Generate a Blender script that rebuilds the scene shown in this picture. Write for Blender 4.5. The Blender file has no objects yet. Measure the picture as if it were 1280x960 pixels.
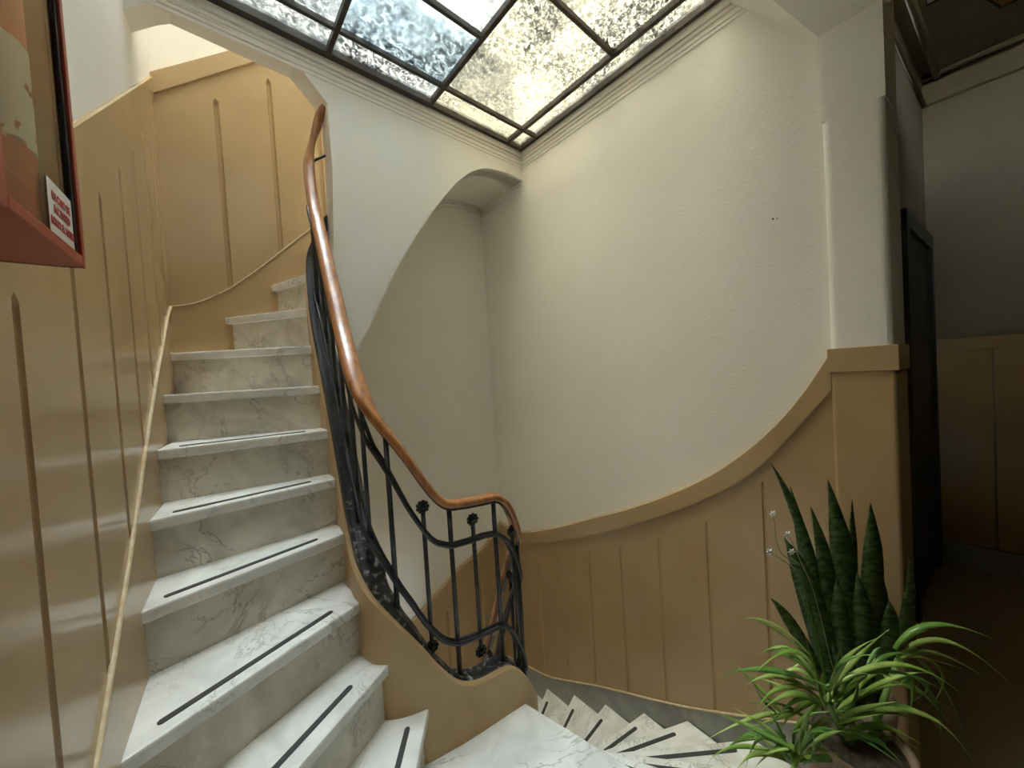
import bpy, bmesh, math, random
from mathutils import Vector, Matrix
random.seed(7)
SC = bpy.context.scene
COL = SC.collection

# ------------------------------------------------------------------ camera
yaw, pitch, roll = math.radians(40.7875), math.radians(-1.467), math.radians(-3.544)
fw = Vector((math.sin(yaw)*math.cos(pitch), math.cos(yaw)*math.cos(pitch), math.sin(pitch)))
rt = Vector((math.cos(yaw), -math.sin(yaw), 0)); up = rt.cross(fw)
r2 = rt*math.cos(roll) + up*math.sin(roll); u2 = -rt*math.sin(roll) + up*math.cos(roll)
cam_data = bpy.data.cameras.new('camera'); cam = bpy.data.objects.new('camera', cam_data); COL.objects.link(cam)
M = Matrix(((r2.x, u2.x, -fw.x, 0), (r2.y, u2.y, -fw.y, 0), (r2.z, u2.z, -fw.z, 1.255), (0, 0, 0, 1)))
cam.matrix_world = M
cam_data.sensor_fit = 'HORIZONTAL'; cam_data.sensor_width = 36.0
cam_data.lens = 450.0/1280.0*36.0; cam_data.clip_start = 0.01
SC.camera = cam

# ------------------------------------------------------------------ world, daylight, exposure
W = bpy.data.worlds.new('sky'); SC.world = W; W.use_nodes = True
nt = W.node_tree; nt.nodes.clear()
wo = nt.nodes.new('ShaderNodeOutputWorld'); bg = nt.nodes.new('ShaderNodeBackground')
tc = nt.nodes.new('ShaderNodeTexCoord'); nz = nt.nodes.new('ShaderNodeTexNoise'); rp = nt.nodes.new('ShaderNodeValToRGB')
nz.inputs['Scale'].default_value = 2.2; nz.inputs['Detail'].default_value = 4
rp.color_ramp.elements[0].position = .40; rp.color_ramp.elements[0].color = (.74, .87, 1.0, 1)
rp.color_ramp.elements[1].position = .62; rp.color_ramp.elements[1].color = (1.0, .965, .885, 1)
nt.links.new(tc.outputs['Generated'], nz.inputs['Vector']); nt.links.new(nz.outputs['Fac'], rp.inputs['Fac'])
sx = nt.nodes.new('ShaderNodeSeparateXYZ'); ov = nt.nodes.new('ShaderNodeMapRange'); vm = nt.nodes.new('ShaderNodeVectorMath'); vm.operation = 'SCALE'
ov.inputs['From Min'].default_value = 0.; ov.inputs['From Max'].default_value = 1.; ov.inputs['To Min'].default_value = .34; ov.inputs['To Max'].default_value = 1.
nt.links.new(tc.outputs['Generated'], sx.inputs[0]); nt.links.new(sx.outputs['Z'], ov.inputs['Value'])
nt.links.new(rp.outputs['Color'], vm.inputs[0]); nt.links.new(ov.outputs[0], vm.inputs['Scale']); nt.links.new(vm.outputs[0], bg.inputs['Color']); nt.links.new(bg.outputs[0], wo.inputs[0])
bg.inputs['Strength'].default_value = 62.0
SC.view_settings.view_transform = 'Standard'; SC.view_settings.look = 'None'
SC.view_settings.gamma = 1.0; SC.view_settings.use_curve_mapping = False
SC.view_settings.exposure = 0.20
SC.cycles.max_bounces = 10; SC.cycles.diffuse_bounces = 6; SC.cycles.transparent_max_bounces = 12
SC.cycles.caustics_refractive = False; SC.cycles.caustics_reflective = False

def portal(name, x0, x1, y0, y1, z):
    l = bpy.data.lights.new(name, 'AREA'); l.shape = 'RECTANGLE'; l.size = x1-x0; l.size_y = y1-y0
    o = bpy.data.objects.new(name, l); COL.objects.link(o); o.location = ((x0+x1)/2, (y0+y1)/2, z)
    l.cycles.is_portal = True
portal('skylight_portal', -.13, 1.73, .25, 1.765, 2.83)
portal('added_rooflight_portal', -.1, 1.73, 1.80, 2.25, 3.36)  # portal of the added roof light

lp = bpy.data.lights.new('added_window_portal', 'AREA'); lp.shape = 'RECTANGLE'; lp.size = 1.1; lp.size_y = 1.13; lp.cycles.is_portal = True  # portal of the added lower window
lo_ = bpy.data.objects.new('added_window_portal', lp); COL.objects.link(lo_); lo_.location = (.70, -.74, -1.185); lo_.rotation_euler = (math.radians(90), 0, 0)

# ------------------------------------------------------------------ materials
MATS = {}
def mat(name, color, rough=.5, metal=0., c2=None, nscale=6., contrast=(.35, .65), bump=0., bscale=40., spec=.5, detail=5., stretch=None, coat=0., trans=None):
    m = bpy.data.materials.new(name); m.use_nodes = True; MATS[name] = m
    t = m.node_tree; b = t.nodes['Principled BSDF']
    b.inputs['Base Color'].default_value = (*color, 1); b.inputs['Roughness'].default_value = rough
    b.inputs['Metallic'].default_value = metal; b.inputs['Specular IOR Level'].default_value = spec
    b.inputs['Coat Weight'].default_value = coat; b.inputs['Coat Roughness'].default_value = .12
    co = t.nodes.new('ShaderNodeTexCoord'); vec = co.outputs['Object']
    if stretch:
        mp = t.nodes.new('ShaderNodeMapping'); mp.inputs['Scale'].default_value = stretch
        t.links.new(vec, mp.inputs['Vector']); vec = mp.outputs['Vector']
    if c2:
        n = t.nodes.new('ShaderNodeTexNoise'); n.inputs['Scale'].default_value = nscale; n.inputs['Detail'].default_value = detail
        r = t.nodes.new('ShaderNodeValToRGB'); r.color_ramp.elements[0].position = contrast[0]; r.color_ramp.elements[1].position = contrast[1]
        r.color_ramp.elements[0].color = (*color, 1); r.color_ramp.elements[1].color = (*c2, 1)
        t.links.new(vec, n.inputs['Vector']); t.links.new(n.outputs['Fac'], r.inputs['Fac']); t.links.new(r.outputs['Color'], b.inputs['Base Color'])
    if bump:
        n2 = t.nodes.new('ShaderNodeTexNoise'); n2.inputs['Scale'].default_value = bscale; n2.inputs['Detail'].default_value = 4
        bp = t.nodes.new('ShaderNodeBump'); bp.inputs['Strength'].default_value = bump; bp.inputs['Distance'].default_value = .004
        t.links.new(vec, n2.inputs['Vector']); t.links.new(n2.outputs['Fac'], bp.inputs['Height']); t.links.new(bp.outputs['Normal'], b.inputs['Normal'])
    return m
mat('tan_paint', (.425, .292, .150), .17, c2=(.465, .325, .172), nscale=3.5, bump=.07, bscale=9, spec=.55)
mat('tan_worn', (.47, .315, .14), .45, c2=(.54, .38, .19), nscale=5, bump=.25, bscale=45)
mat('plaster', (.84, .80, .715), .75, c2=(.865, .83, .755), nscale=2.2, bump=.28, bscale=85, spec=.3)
mat('court', (.42, .39, .31), .8)
mat('plaster_shaded', (.25, .225, .155), .8, c2=(.29, .26, .185), nscale=2.2, bump=.2, bscale=85, spec=.3)  # darkened plaster, the corridor's shade put into its colour
mat('cord', (.72, .60, .40), .5, c2=(.60, .45, .24), nscale=60, bump=.5, bscale=200)
mat('iron', (.012, .012, .013), .38, c2=(.03, .03, .032), nscale=40, bump=.3, bscale=160, spec=.6)
mat('iron_chipped', (.012, .012, .014), .42, c2=(.34, .33, .32), nscale=46, contrast=(.60, .74), bump=.5, bscale=120)
mat('wood', (.46, .19, .06), .30, c2=(.27, .095, .028), nscale=5, stretch=(9, 9, 1.2), contrast=(.40, .68), bump=.06, bscale=60, coat=.35)
def chip(m):
    t = m.node_tree; r = [n for n in t.nodes if n.type == 'VALTORGB'][0]; n = r.inputs['Fac'].links[0].from_node
    g = t.nodes.new('ShaderNodeNewGeometry'); sx_ = t.nodes.new('ShaderNodeSeparateXYZ'); mr = t.nodes.new('ShaderNodeMapRange'); ad = t.nodes.new('ShaderNodeMath'); ad.operation = 'ADD'
    mr.inputs['From Min'].default_value = 1.15; mr.inputs['From Max'].default_value = .55; mr.inputs['To Min'].default_value = -.05; mr.inputs['To Max'].default_value = .07
    t.links.new(g.outputs['Position'], sx_.inputs[0]); t.links.new(sx_.outputs['Z'], mr.inputs['Value']); t.links.new(n.outputs['Fac'], ad.inputs[0]); t.links.new(mr.outputs[0], ad.inputs[1]); t.links.new(ad.outputs[0], r.inputs['Fac'])
chip(MATS['iron_chipped'])
mat('bar_black', (.016, .017, .018), .55, c2=(.05, .035, .022), nscale=8)
mat('bar_rust', (.030, .022, .016), .65, c2=(.075, .05, .03), nscale=22, bump=.4, bscale=120)
mat('cab_red', (.40, .060, .022), .36, c2=(.33, .045, .018), nscale=4, bump=.1, bscale=20)
mat('cab_dark', (.10, .012, .008), .5)
mat('cab_inside', (.66, .62, .52), .7)
mat('ext_red', (.70, .07, .045), .3)
mat('ext_label', (.72, .72, .68), .5, c2=(.40, .07, .05), nscale=28, contrast=(.58, .60))
mat('black_rubber', (.012, .012, .012), .6)
mat('sign_white', (.78, .74, .66), .5)
mat('sign_red', (.45, .05, .03), .5)
mat('strip', (.055, .055, .05), .8, bump=.4, bscale=300)
mat('floor_grain', (.46, .36, .22), .5, c2=(.58, .47, .30), nscale=160, detail=2)
mat('door_black', (.006, .006, .006), .4)
mat('lamp_amber', (.30, .14, .025), .4, c2=(.45, .24, .05), nscale=20)
mat('lamp_white', (.75, .77, .72), .4)
mat('lamp_frame', (.02, .018, .012), .5)
mat('pot_clay', (.16, .10, .055), .75, c2=(.26, .18, .11), nscale=14, bump=.5, bscale=50)
mat('soil', (.035, .025, .016), .9, c2=(.10, .07, .04), nscale=70, bump=.9, bscale=90)
mat('stalk', (.30, .30, .12), .6)
mat('petal', (.85, .82, .72), .6)

def marble(name, base, vein, cloud, sc=1.):
    m = bpy.data.materials.new(name); m.use_nodes = True; MATS[name] = m
    t = m.node_tree; b = t.nodes['Principled BSDF']; b.inputs['Roughness'].default_value = .33
    co = t.nodes.new('ShaderNodeTexCoord'); mp = t.nodes.new('ShaderNodeMapping'); mp.inputs['Rotation'].default_value = (.5, .3, .8)
    t.links.new(co.outputs['Object'], mp.inputs['Vector'])
    n1 = t.nodes.new('ShaderNodeTexNoise'); n1.inputs['Scale'].default_value = 5*sc; n1.inputs['Detail'].default_value = 7; n1.inputs['Distortion'].default_value = 1.6
    r1 = t.nodes.new('ShaderNodeValToRGB'); r1.color_ramp.elements[0].position = .32; r1.color_ramp.elements[0].color = (*cloud, 1)
    r1.color_ramp.elements[1].position = .62; r1.color_ramp.elements[1].color = (*base, 1)
    n2 = t.nodes.new('ShaderNodeTexNoise'); n2.inputs['Scale'].default_value = 3.4*sc; n2.inputs['Detail'].default_value = 9; n2.inputs['Distortion'].default_value = 2.4; n2.inputs['Roughness'].default_value = .6
    ma = t.nodes.new('ShaderNodeMath'); ma.operation = 'SUBTRACT'; ma.inputs[1].default_value = .5
    mb_ = t.nodes.new('ShaderNodeMath'); mb_.operation = 'ABSOLUTE'
    r2_ = t.nodes.new('ShaderNodeValToRGB'); r2_.color_ramp.elements[0].position = .0; r2_.color_ramp.elements[0].color = (.72, .72, .72, 1)
    r2_.color_ramp.elements[1].position = .018; r2_.color_ramp.elements[1].color = (0, 0, 0, 1)
    n3 = t.nodes.new('ShaderNodeTexNoise'); n3.inputs['Scale'].default_value = 4.5*sc
    r3 = t.nodes.new('ShaderNodeValToRGB'); r3.color_ramp.elements[0].position = .42; r3.color_ramp.elements[1].position = .58
    mu = t.nodes.new('ShaderNodeMath'); mu.operation = 'MULTIPLY'
    mx = t.nodes.new('ShaderNodeMix'); mx.data_type = 'RGBA'; mx.inputs['B'].default_value = (*vein, 1)
    for n in (n1, n2, n3): t.links.new(mp.outputs['Vector'], n.inputs['Vector'])
    t.links.new(n1.outputs['Fac'], r1.inputs['Fac']); t.links.new(n2.outputs['Fac'], ma.inputs[0]); t.links.new(ma.outputs[0], mb_.inputs[0])
    t.links.new(mb_.outputs[0], r2_.inputs['Fac']); t.links.new(n3.outputs['Fac'], r3.inputs['Fac'])
    t.links.new(r2_.outputs['Color'], mu.inputs[0]); t.links.new(r3.outputs['Color'], mu.inputs[1])
    t.links.new(mu.outputs[0], mx.inputs['Factor']); t.links.new(r1.outputs['Color'], mx.inputs['A']); t.links.new(mx.outputs['Result'], b.inputs['Base Color'])
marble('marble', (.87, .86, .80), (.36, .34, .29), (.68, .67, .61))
marble('marble_riser_shaded', (.76, .72, .62), (.20, .18, .14), (.54, .51, .42))  # darker marble, the shade on the risers put into the colour
marble('marble_grey', (.34, .34, .32), (.20, .20, .19), (.25, .25, .235), .8)

def glass_pane(name, tint, dirt, rel):
    """hammered wired roof glass: part clear, part diffusing, bright and dull flecks of the relief painted into the tint"""
    m = bpy.data.materials.new(name); m.use_nodes = True; MATS[name] = m
    t = m.node_tree; t.nodes.clear(); L = t.links.new
    out = t.nodes.new('ShaderNodeOutputMaterial'); co = t.nodes.new('ShaderNodeTexCoord')
    n = t.nodes.new('ShaderNodeTexNoise'); n.inputs['Scale'].default_value = rel; n.inputs['Detail'].default_value = 2.0; n.inputs['Distortion'].default_value = 1.1
    L(co.outputs['Object'], n.inputs['Vector'])
    r = t.nodes.new('ShaderNodeValToRGB'); e = r.color_ramp.elements
    e[0].position = .36; e[0].color = (tint[0]*.10, tint[1]*.11, tint[2]*.12, 1); e[1].position = .62; e[1].color = (*tint, 1)
    L(n.outputs['Fac'], r.inputs['Fac'])
    nd = t.nodes.new('ShaderNodeTexNoise'); nd.inputs['Scale'].default_value = 3.5; nd.inputs['Detail'].default_value = 5; L(co.outputs['Object'], nd.inputs['Vector'])
    rd = t.nodes.new('ShaderNodeValToRGB'); rd.color_ramp.elements[0].position = .38; rd.color_ramp.elements[1].position = .72
    L(nd.outputs['Fac'], rd.inputs['Fac'])
    mx = t.nodes.new('ShaderNodeMix'); mx.data_type = 'RGBA'; mx.inputs['B'].default_value = (*dirt, 1)
    L(rd.outputs['Color'], mx.inputs['Factor']); L(r.outputs['Color'], mx.inputs['A'])
    bp = t.nodes.new('ShaderNodeBump'); bp.inputs['Strength'].default_value = .8; bp.inputs['Distance'].default_value = .006; L(n.outputs['Fac'], bp.inputs['Height'])
    tr = t.nodes.new('ShaderNodeBsdfTransparent'); tl = t.nodes.new('ShaderNodeBsdfTranslucent'); gl = t.nodes.new('ShaderNodeBsdfGlossy')
    gl.inputs['Roughness'].default_value = .15
    L(mx.outputs['Result'], tr.inputs['Color']); L(mx.outputs['Result'], tl.inputs['Color']); L(bp.outputs['Normal'], tl.inputs['Normal']); L(bp.outputs['Normal'], gl.inputs['Normal'])
    m1 = t.nodes.new('ShaderNodeMixShader'); m1.inputs[0].default_value = .10; L(tr.outputs[0], m1.inputs[1]); L(tl.outputs[0], m1.inputs[2])
    m2 = t.nodes.new('ShaderNodeMixShader'); m2.inputs[0].default_value = .05; L(m1.outputs[0], m2.inputs[1]); L(gl.outputs[0], m2.inputs[2])
    L(m2.outputs[0], out.inputs[0])
glass_pane('glass_clear', (.96, .98, 1.0), (.80, .84, .86), 48)
glass_pane('glass_blue', (.86, .95, 1.0), (.72, .82, .90), 42)
glass_pane('glass_cream', (.96, .94, .86), (.84, .82, .72), 62)

def clear_glass():
    m = bpy.data.materials.new('cab_glass'); m.use_nodes = True; MATS['cab_glass'] = m
    t = m.node_tree; t.nodes.clear(); L = t.links.new
    out = t.nodes.new('ShaderNodeOutputMaterial'); tr = t.nodes.new('ShaderNodeBsdfTransparent'); gl = t.nodes.new('ShaderNodeBsdfGlossy')
    tr.inputs['Color'].default_value = (.92, .94, .90, 1); gl.inputs['Roughness'].default_value = .03
    fr = t.nodes.new('ShaderNodeFresnel'); fr.inputs['IOR'].default_value = 1.22; mx = t.nodes.new('ShaderNodeMixShader')
    ge = t.nodes.new('ShaderNodeNewGeometry'); mr = t.nodes.new('ShaderNodeMapRange')   # same reflectance on both faces of the sheet
    mr.inputs['To Min'].default_value = 1.25; mr.inputs['To Max'].default_value = 1/1.25; L(ge.outputs['Backfacing'], mr.inputs['Value']); L(mr.outputs[0], fr.inputs['IOR'])
    L(fr.outputs[0], mx.inputs[0]); L(tr.outputs[0], mx.inputs[1]); L(gl.outputs[0], mx.inputs[2]); L(mx.outputs[0], out.inputs[0])
clear_glass()
lg = MATS['cab_glass'].copy(); MATS['added_window_glass'] = lg
for nd_ in lg.node_tree.nodes:
    if nd_.type == 'BSDF_TRANSPARENT': nd_.inputs['Color'].default_value = (.66, .66, .64, 1)

def leaf_mat(name, c1, c2, scale, stretch, rough=.35):
    m = mat(name, c1, rough, c2=c2, nscale=scale, stretch=stretch, contrast=(.42, .60))
    b = m.node_tree.nodes['Principled BSDF']
    b.inputs['Transmission Weight'].default_value = 0
    t = m.node_tree; out = t.nodes['Material Output']; tl = t.nodes.new('ShaderNodeBsdfTranslucent'); tl.inputs['Color'].default_value = (c2[0]*1.3, c2[1]*1.3, c2[2], 1)
    mx = t.nodes.new('ShaderNodeMixShader'); mx.inputs[0].default_value = .22
    t.links.new(b.outputs[0], mx.inputs[1]); t.links.new(tl.outputs[0], mx.inputs[2]); t.links.new(mx.outputs[0], out.inputs['Surface'])
leaf_mat('snake_leaf', (.030, .075, .022), (.19, .29, .10), 34, (1, 1, 2.6))
leaf_mat('spider_leaf', (.25, .40, .06), (.46, .58, .16), 14, (1, 1, 1), .28)
leaf_mat('spider_leaf_dark', (.11, .25, .045), (.22, .38, .08), 14, (1, 1, 1), .28)

# ------------------------------------------------------------------ mesh helpers
def obj(name, verts, faces, material, parent=None, smooth=False, bevel=0., seg=2, label=None):
    bm = bmesh.new(); vs = [bm.verts.new(v) for v in verts]
    for f in faces:
        try: bm.faces.new([vs[i] for i in f])
        except ValueError: pass
    bmesh.ops.recalc_face_normals(bm, faces=bm.faces)
    if bevel: bmesh.ops.bevel(bm, geom=list(bm.edges), offset=bevel, segments=seg, profile=.6, affect='EDGES', clamp_overlap=True)
    me = bpy.data.meshes.new(name); bm.to_mesh(me); bm.free()
    if smooth:
        for p in me.polygons: p.use_smooth = True
    me.materials.append(MATS[material])
    o = bpy.data.objects.new(name, me); COL.objects.link(o)
    if parent: o.parent = parent
    if label: o['label'] = label
    return o
def empty(name, loc=(0, 0, 0)):
    o = bpy.data.objects.new(name, None); COL.objects.link(o); o['base'] = 1; del o['base']; o.empty_display_size = .1
    return o
def tag(o, label, cat=None, group=None, kind=None):
    o['label'] = label
    if cat: o['category'] = cat
    if group: o['group'] = group
    if kind: o['kind'] = kind
    return o
def prism(poly, vec, z=None):
    """polygon (list of 3D points) extruded along vec"""
    n = len(poly); v = [tuple(p) for p in poly] + [tuple(Vector(p)+Vector(vec)) for p in poly]
    f = [tuple(range(n)), tuple(range(2*n-1, n-1, -1))] + [(i, (i+1) % n, n+(i+1) % n, n+i) for i in range(n)]
    return v, f
def flat(poly2, z0, z1): return prism([(x, y, z0) for x, y in poly2], (0, 0, z1-z0))
def box(x0, x1, y0, y1, z0, z1): return flat([(x0, y0), (x1, y0), (x1, y1), (x0, y1)], z0, z1)
def join(*parts):
    V, F = [], []
    for v, f in parts:
        o = len(V); V += list(v); F += [tuple(i+o for i in q) for q in f]
    return V, F
def tube(path, rad, n=10, closed_ends=True, squash=None, upv=(0, 0, 1)):
    """sweep of a round or oval section; rad number or list; squash=(a,b) scales side and up radii"""
    P = [Vector(p) for p in path]; V, F = [], []
    for i, p in enumerate(P):
        t = (P[min(i+1, len(P)-1)] - P[max(i-1, 0)]).normalized(); u = Vector(upv)
        if abs(t.dot(u)) > .97: u = Vector((1, 0, 0)) if abs(t.x) < .9 else Vector((0, 1, 0))
        s = t.cross(u).normalized(); w = s.cross(t).normalized()
        r = rad[i] if isinstance(rad, (list, tuple)) else rad; a, b = squash or (1, 1)
        for k in range(n):
            q = 2*math.pi*k/n; V.append(tuple(p + s*(math.cos(q)*r*a) + w*(math.sin(q)*r*b)))
    for i in range(len(P)-1):
        for k in range(n): F.append((i*n+k, i*n+(k+1) % n, (i+1)*n+(k+1) % n, (i+1)*n+k))
    if closed_ends: F += [tuple(range(n))[::-1], tuple(range((len(P)-1)*n, len(P)*n))]
    return V, F
def lathe(prof, cx, cy, n=28, cap=True):
    V, F = [], []
    for r, z in prof:
        for k in range(n): a = 2*math.pi*k/n; V.append((cx+r*math.cos(a), cy+r*math.sin(a), z))
    for i in range(len(prof)-1):
        for k in range(n): F.append((i*n+k, i*n+(k+1) % n, (i+1)*n+(k+1) % n, (i+1)*n+k))
    if cap: F += [tuple(range(n))[::-1], tuple(range((len(prof)-1)*n, len(prof)*n))]
    return V, F
def lerp(tab):
    tab = sorted(tab)
    def f(u):
        if u <= tab[0][0]: return tab[0][1]
        for (a, b), (c, d) in zip(tab, tab[1:]):
            if u <= c: return b + (d-b)*(u-a)/(c-a)
        return tab[-1][1]
    return f
def smooth_tab(tab, it=2):
    """smoothed table through the given points"""
    f = lerp(tab); xs = sorted(t[0] for t in tab); n = 90
    g = [(xs[0]+(xs[-1]-xs[0])*i/n) for i in range(n+1)]; z = [f(x) for x in g]
    for _ in range(it*4): z = [z[0]] + [(z[i-1]+2*z[i]+z[i+1])/4 for i in range(1, n)] + [z[-1]]
    return lerp(list(zip(g, z)))
def catmull(P, n=12):
    P = [Vector(p) for p in P]; P = [2*P[0]-P[1]] + P + [2*P[-1]-P[-2]]; out = []
    for i in range(1, len(P)-2):
        a, b, c, d = P[i-1:i+3]
        for k in range(n):
            t = k/n; out.append(.5*((2*b)+(c-a)*t+(2*a-5*b+4*c-d)*t*t+(3*b-a-3*c+d)*t**3))
    return out + [P[-2]]

# ------------------------------------------------------------------ the room
LA, LB = -.245, .073          # left wall: x = LA + LB*y (it runs slightly askew)
XR, YB, YW, WT = 1.731, 2.25, 1.765, .11
ZF = -.257                    # corridor floor
def PL(u, z, off): return (LA+LB*u+off, u-LB*off, z)
def PR(u, z, off): return (XR-off, u, z)
def PB(u, z, off): return (u, YB-off, z)

def struct(name, vf, m, label, **k):
    o = obj(name, vf[0], vf[1], m, **k); o['kind'] = 'structure'; o['label'] = label; return o
yl0, yl1 = -3.0, YB+.02
LW = LA-.014
wall_left = struct('wall_left', prism([(LW+LB*yl0, yl0, -2.8), (LW+LB*yl1, yl1, -2.8), (LW+LB*yl1, yl1, 3.25), (LW+LB*yl0, yl0, 3.25)], (-.12, 0, 0)), 'plaster', 'left stair wall, white plaster above a tan panelled dado')
struct('wall_right_lower', box(XR, XR+.12, -.7, .10, -2.8, ZF-.12), 'plaster', 'right stairwell wall below the corridor floor')
wall_right = struct('wall_right', box(XR, XR+.12, .10, YB+.12, -2.8, 3.25), 'plaster', 'right stair wall of white plaster above a curving tan dado')
wall_back = struct('wall_back', box(-.25, XR, YB, YB+.12, -2.8, 3.25), 'plaster', 'back wall of the stairwell behind the white arch')
wall_rear = struct('wall_rear', box(-.6, 4.05, -3.1, -3.0, -.4, 3.25), 'plaster_shaded', 'rear wall of the landing behind the viewer')

# white wall with the arch cut and the chamfered opening over the stair
arch = [(XR, 2.561), (1.615, 2.568), (1.5, 2.557), (1.43, 2.545), (1.373, 2.523), (1.305, 2.483), (1.25, 2.438), (1.191, 2.382), (1.132, 2.314), (1.048, 2.210), (.967, 2.100), (.889, 1.985), (.814, 1.864), (.742, 1.738), (.682, 1.628), (.628, 1.522), (.568, 1.402), (.50, 1.25), (.435, 1.09)]
arch = [tuple(p) for p in catmull([(a, b, 0) for a, b in arch], 4)]; arch = [(a, b) for a, b, _ in arch]
outl = arch + [(.435, 1.35), (.475, 1.70), (.50, 1.90), (.519, 2.25), (.518, 2.542), (.398, 2.668), (0., 2.681), (-.039, 2.652), (-.121, 2.575), (-.16, 2.575), (-.16, 2.93), (XR, 2.93)]
struct('wall_inner', prism([(x, YW, z) for x, z in outl], (0, WT, 0)), 'plaster', 'white inner stair wall cut by an arch, with a chamfered opening over the stair')
# curved soffit under the upper flight, behind the arch
sv, sf = [], []
for x, z in arch: sv += [(x, YW+.02, z), (x, YB, z), (x, YW+.02, z+.05), (x, YB, z+.05)]
for i in range(len(arch)-1):
    a = 4*i; sf += [(a, a+1, a+5, a+4), (a+2, a+6, a+7, a+3)]
struct('ceiling_soffit', (sv, sf), 'plaster', 'curved plaster soffit under the upper flight', smooth=True)
# little cornice in the recess: two ridges along the soffit on right and back walls
for k, (dz, r) in enumerate(((.030, .007), (.052, .005))):
    pts = [(XR-.003, YW+.03, 2.545-dz), (XR-.003, YB-.004, 2.545-dz)]
    pb = [(x, YB-.003, z-dz) for x, z in arch if 1.10 < x <= XR]
    struct('trim_%d' % (k+1), join(tube(pts, r, 6), tube(pb, r, 6)), 'plaster', 'thin plaster moulding under the soffit of the recess, ' + ('upper line' if k == 0 else 'lower line'), smooth=True)

# court walls added round the skylight to steer its daylight downwards
mat('court_pale', (.56, .60, .61), .8)
struct('added_court_back', box(-.5, XR+.12, 3.2, 3.3, 1.5, 7.5), 'court_pale', 'pale court wall added beyond the skylight')
struct('added_court_right', box(XR, XR+.12, .10, 3.2, 3.25, 7.5), 'court', 'added court wall rising above the skylight on the right')
struct('added_court_front', box(-.5, XR, .0, .16, 2.95, 7.5), 'court', 'added court wall rising above the skylight over the landing')
struct('added_court_left', box(-.5, -.3, .16, 3.2, 3.25, 7.5), 'court', 'added court wall rising above the skylight on the left')
# ceilings, floors
struct('ceiling_landing', box(-.6, XR+.12, -3.0, .24, 2.75, 2.95), 'plaster_shaded', 'landing ceiling above the viewer')
struct('added_beam', box(-.35, 1.60, .03, .225, 2.47, 2.80), 'plaster', 'white header beam added over the landing opening, above the viewer')  # unseen beam, added to keep skylight out of the corridor
struct('wall_side', box(XR, XR+.13, -3.0, -1.2, ZF, 3.12), 'plaster_shaded', 'wall between landing and corridor behind the viewer')
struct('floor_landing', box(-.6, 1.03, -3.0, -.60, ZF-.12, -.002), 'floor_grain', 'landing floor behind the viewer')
struct('ceiling_corridor', box(XR, 4.05, -3.0, .35, 3.10, 3.25), 'plaster_shaded', 'dark corridor ceiling at the right')
struct('floor', flat([(1.02, -3.0), (4.0, -3.0), (4.0, .30), (1.86, .30), (1.86, .05), (1.02, .05)], ZF-.12, ZF), 'floor_grain', 'brown grainy corridor floor in shadow')
wx0, wx1, wz0, wz1 = .15, 1.25, -1.75, -.62
w3 = empty('added_window'); tag(w3, 'unseen window added under the landing to light the lower storey', kind='structure')  # added window, brightens the recess from below
obj('pane', *box(wx0, wx1, -.70, -.69, wz0, wz1), 'added_window_glass', w3)
obj('frame', *join(box(wx0, wx1, -.71, -.67, wz0, wz0+.04), box(wx0, wx1, -.71, -.67, wz1-.04, wz1), box(wx0, wx0+.04, -.71, -.67, wz0, wz1), box(wx1-.04, wx1, -.71, -.67, wz0, wz1), box(.68, .72, -.71, -.67, wz0, wz1)), 'tan_paint', w3)
struct('wall_lower', join(box(-.5, wx0, -.74, -.64, -2.9, -.15), box(wx1, XR+.12, -.74, -.64, -2.9, -.15), box(wx0, wx1, -.74, -.64, -2.9, wz0), box(wx0, wx1, -.74, -.64, wz1, -.15)), 'plaster_shaded', 'wall under the landing closing the lower stairwell')
struct('floor_lower', box(-.5, XR, -.7, YB, -2.9, -2.8), 'floor_grain', 'floor far below at the foot of the lower flight')

# corridor walls
cw = [(1.86, .205), (3.9, -.008), (3.9, .12), (1.86, .33)]
struct('wall_corridor', flat(cw, ZF, 3.12), 'plaster_shaded', 'shadowed corridor wall beyond the pillar')
wall_end = struct('wall_end', box(3.9, 4.02, -3.0, .12, ZF, 3.12), 'plaster_shaded', 'dark corridor end wall at the right edge')
obj('dado_panel', *box(3.885, 3.9, -3.0, -.276, -.09, 1.23), 'tan_paint', wall_end)
obj('dado_panel', *box(3.885, 3.9, -.268, -.003, -.09, 1.23), 'tan_paint', wall_end)
obj('dado_band', *box(3.878, 3.9, -3.0, -.003, 1.232, 1.315), 'tan_paint', wall_end, bevel=.003)
bb = struct('baseboard_end', box(3.875, 3.9, -3.0, -.003, ZF, -.092), 'marble_grey', 'grey marble baseboard along the corridor end wall')
for k, (z, r, off) in enumerate(((2.93, .010, .0), (3.085, .018, .06))):
    struct('trim_%d' % (k+3), join(tube([(3.9-off, -3.0, z), (3.9-off, -.01, z)], r, 8), tube([(3.9, -.02-off, z), (1.9, .19-off, z)], r, 8)), 'plaster_shaded', 'corridor cornice moulding, ' + ('lower line' if k == 0 else 'upper line by the ceiling'), smooth=True)

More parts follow.
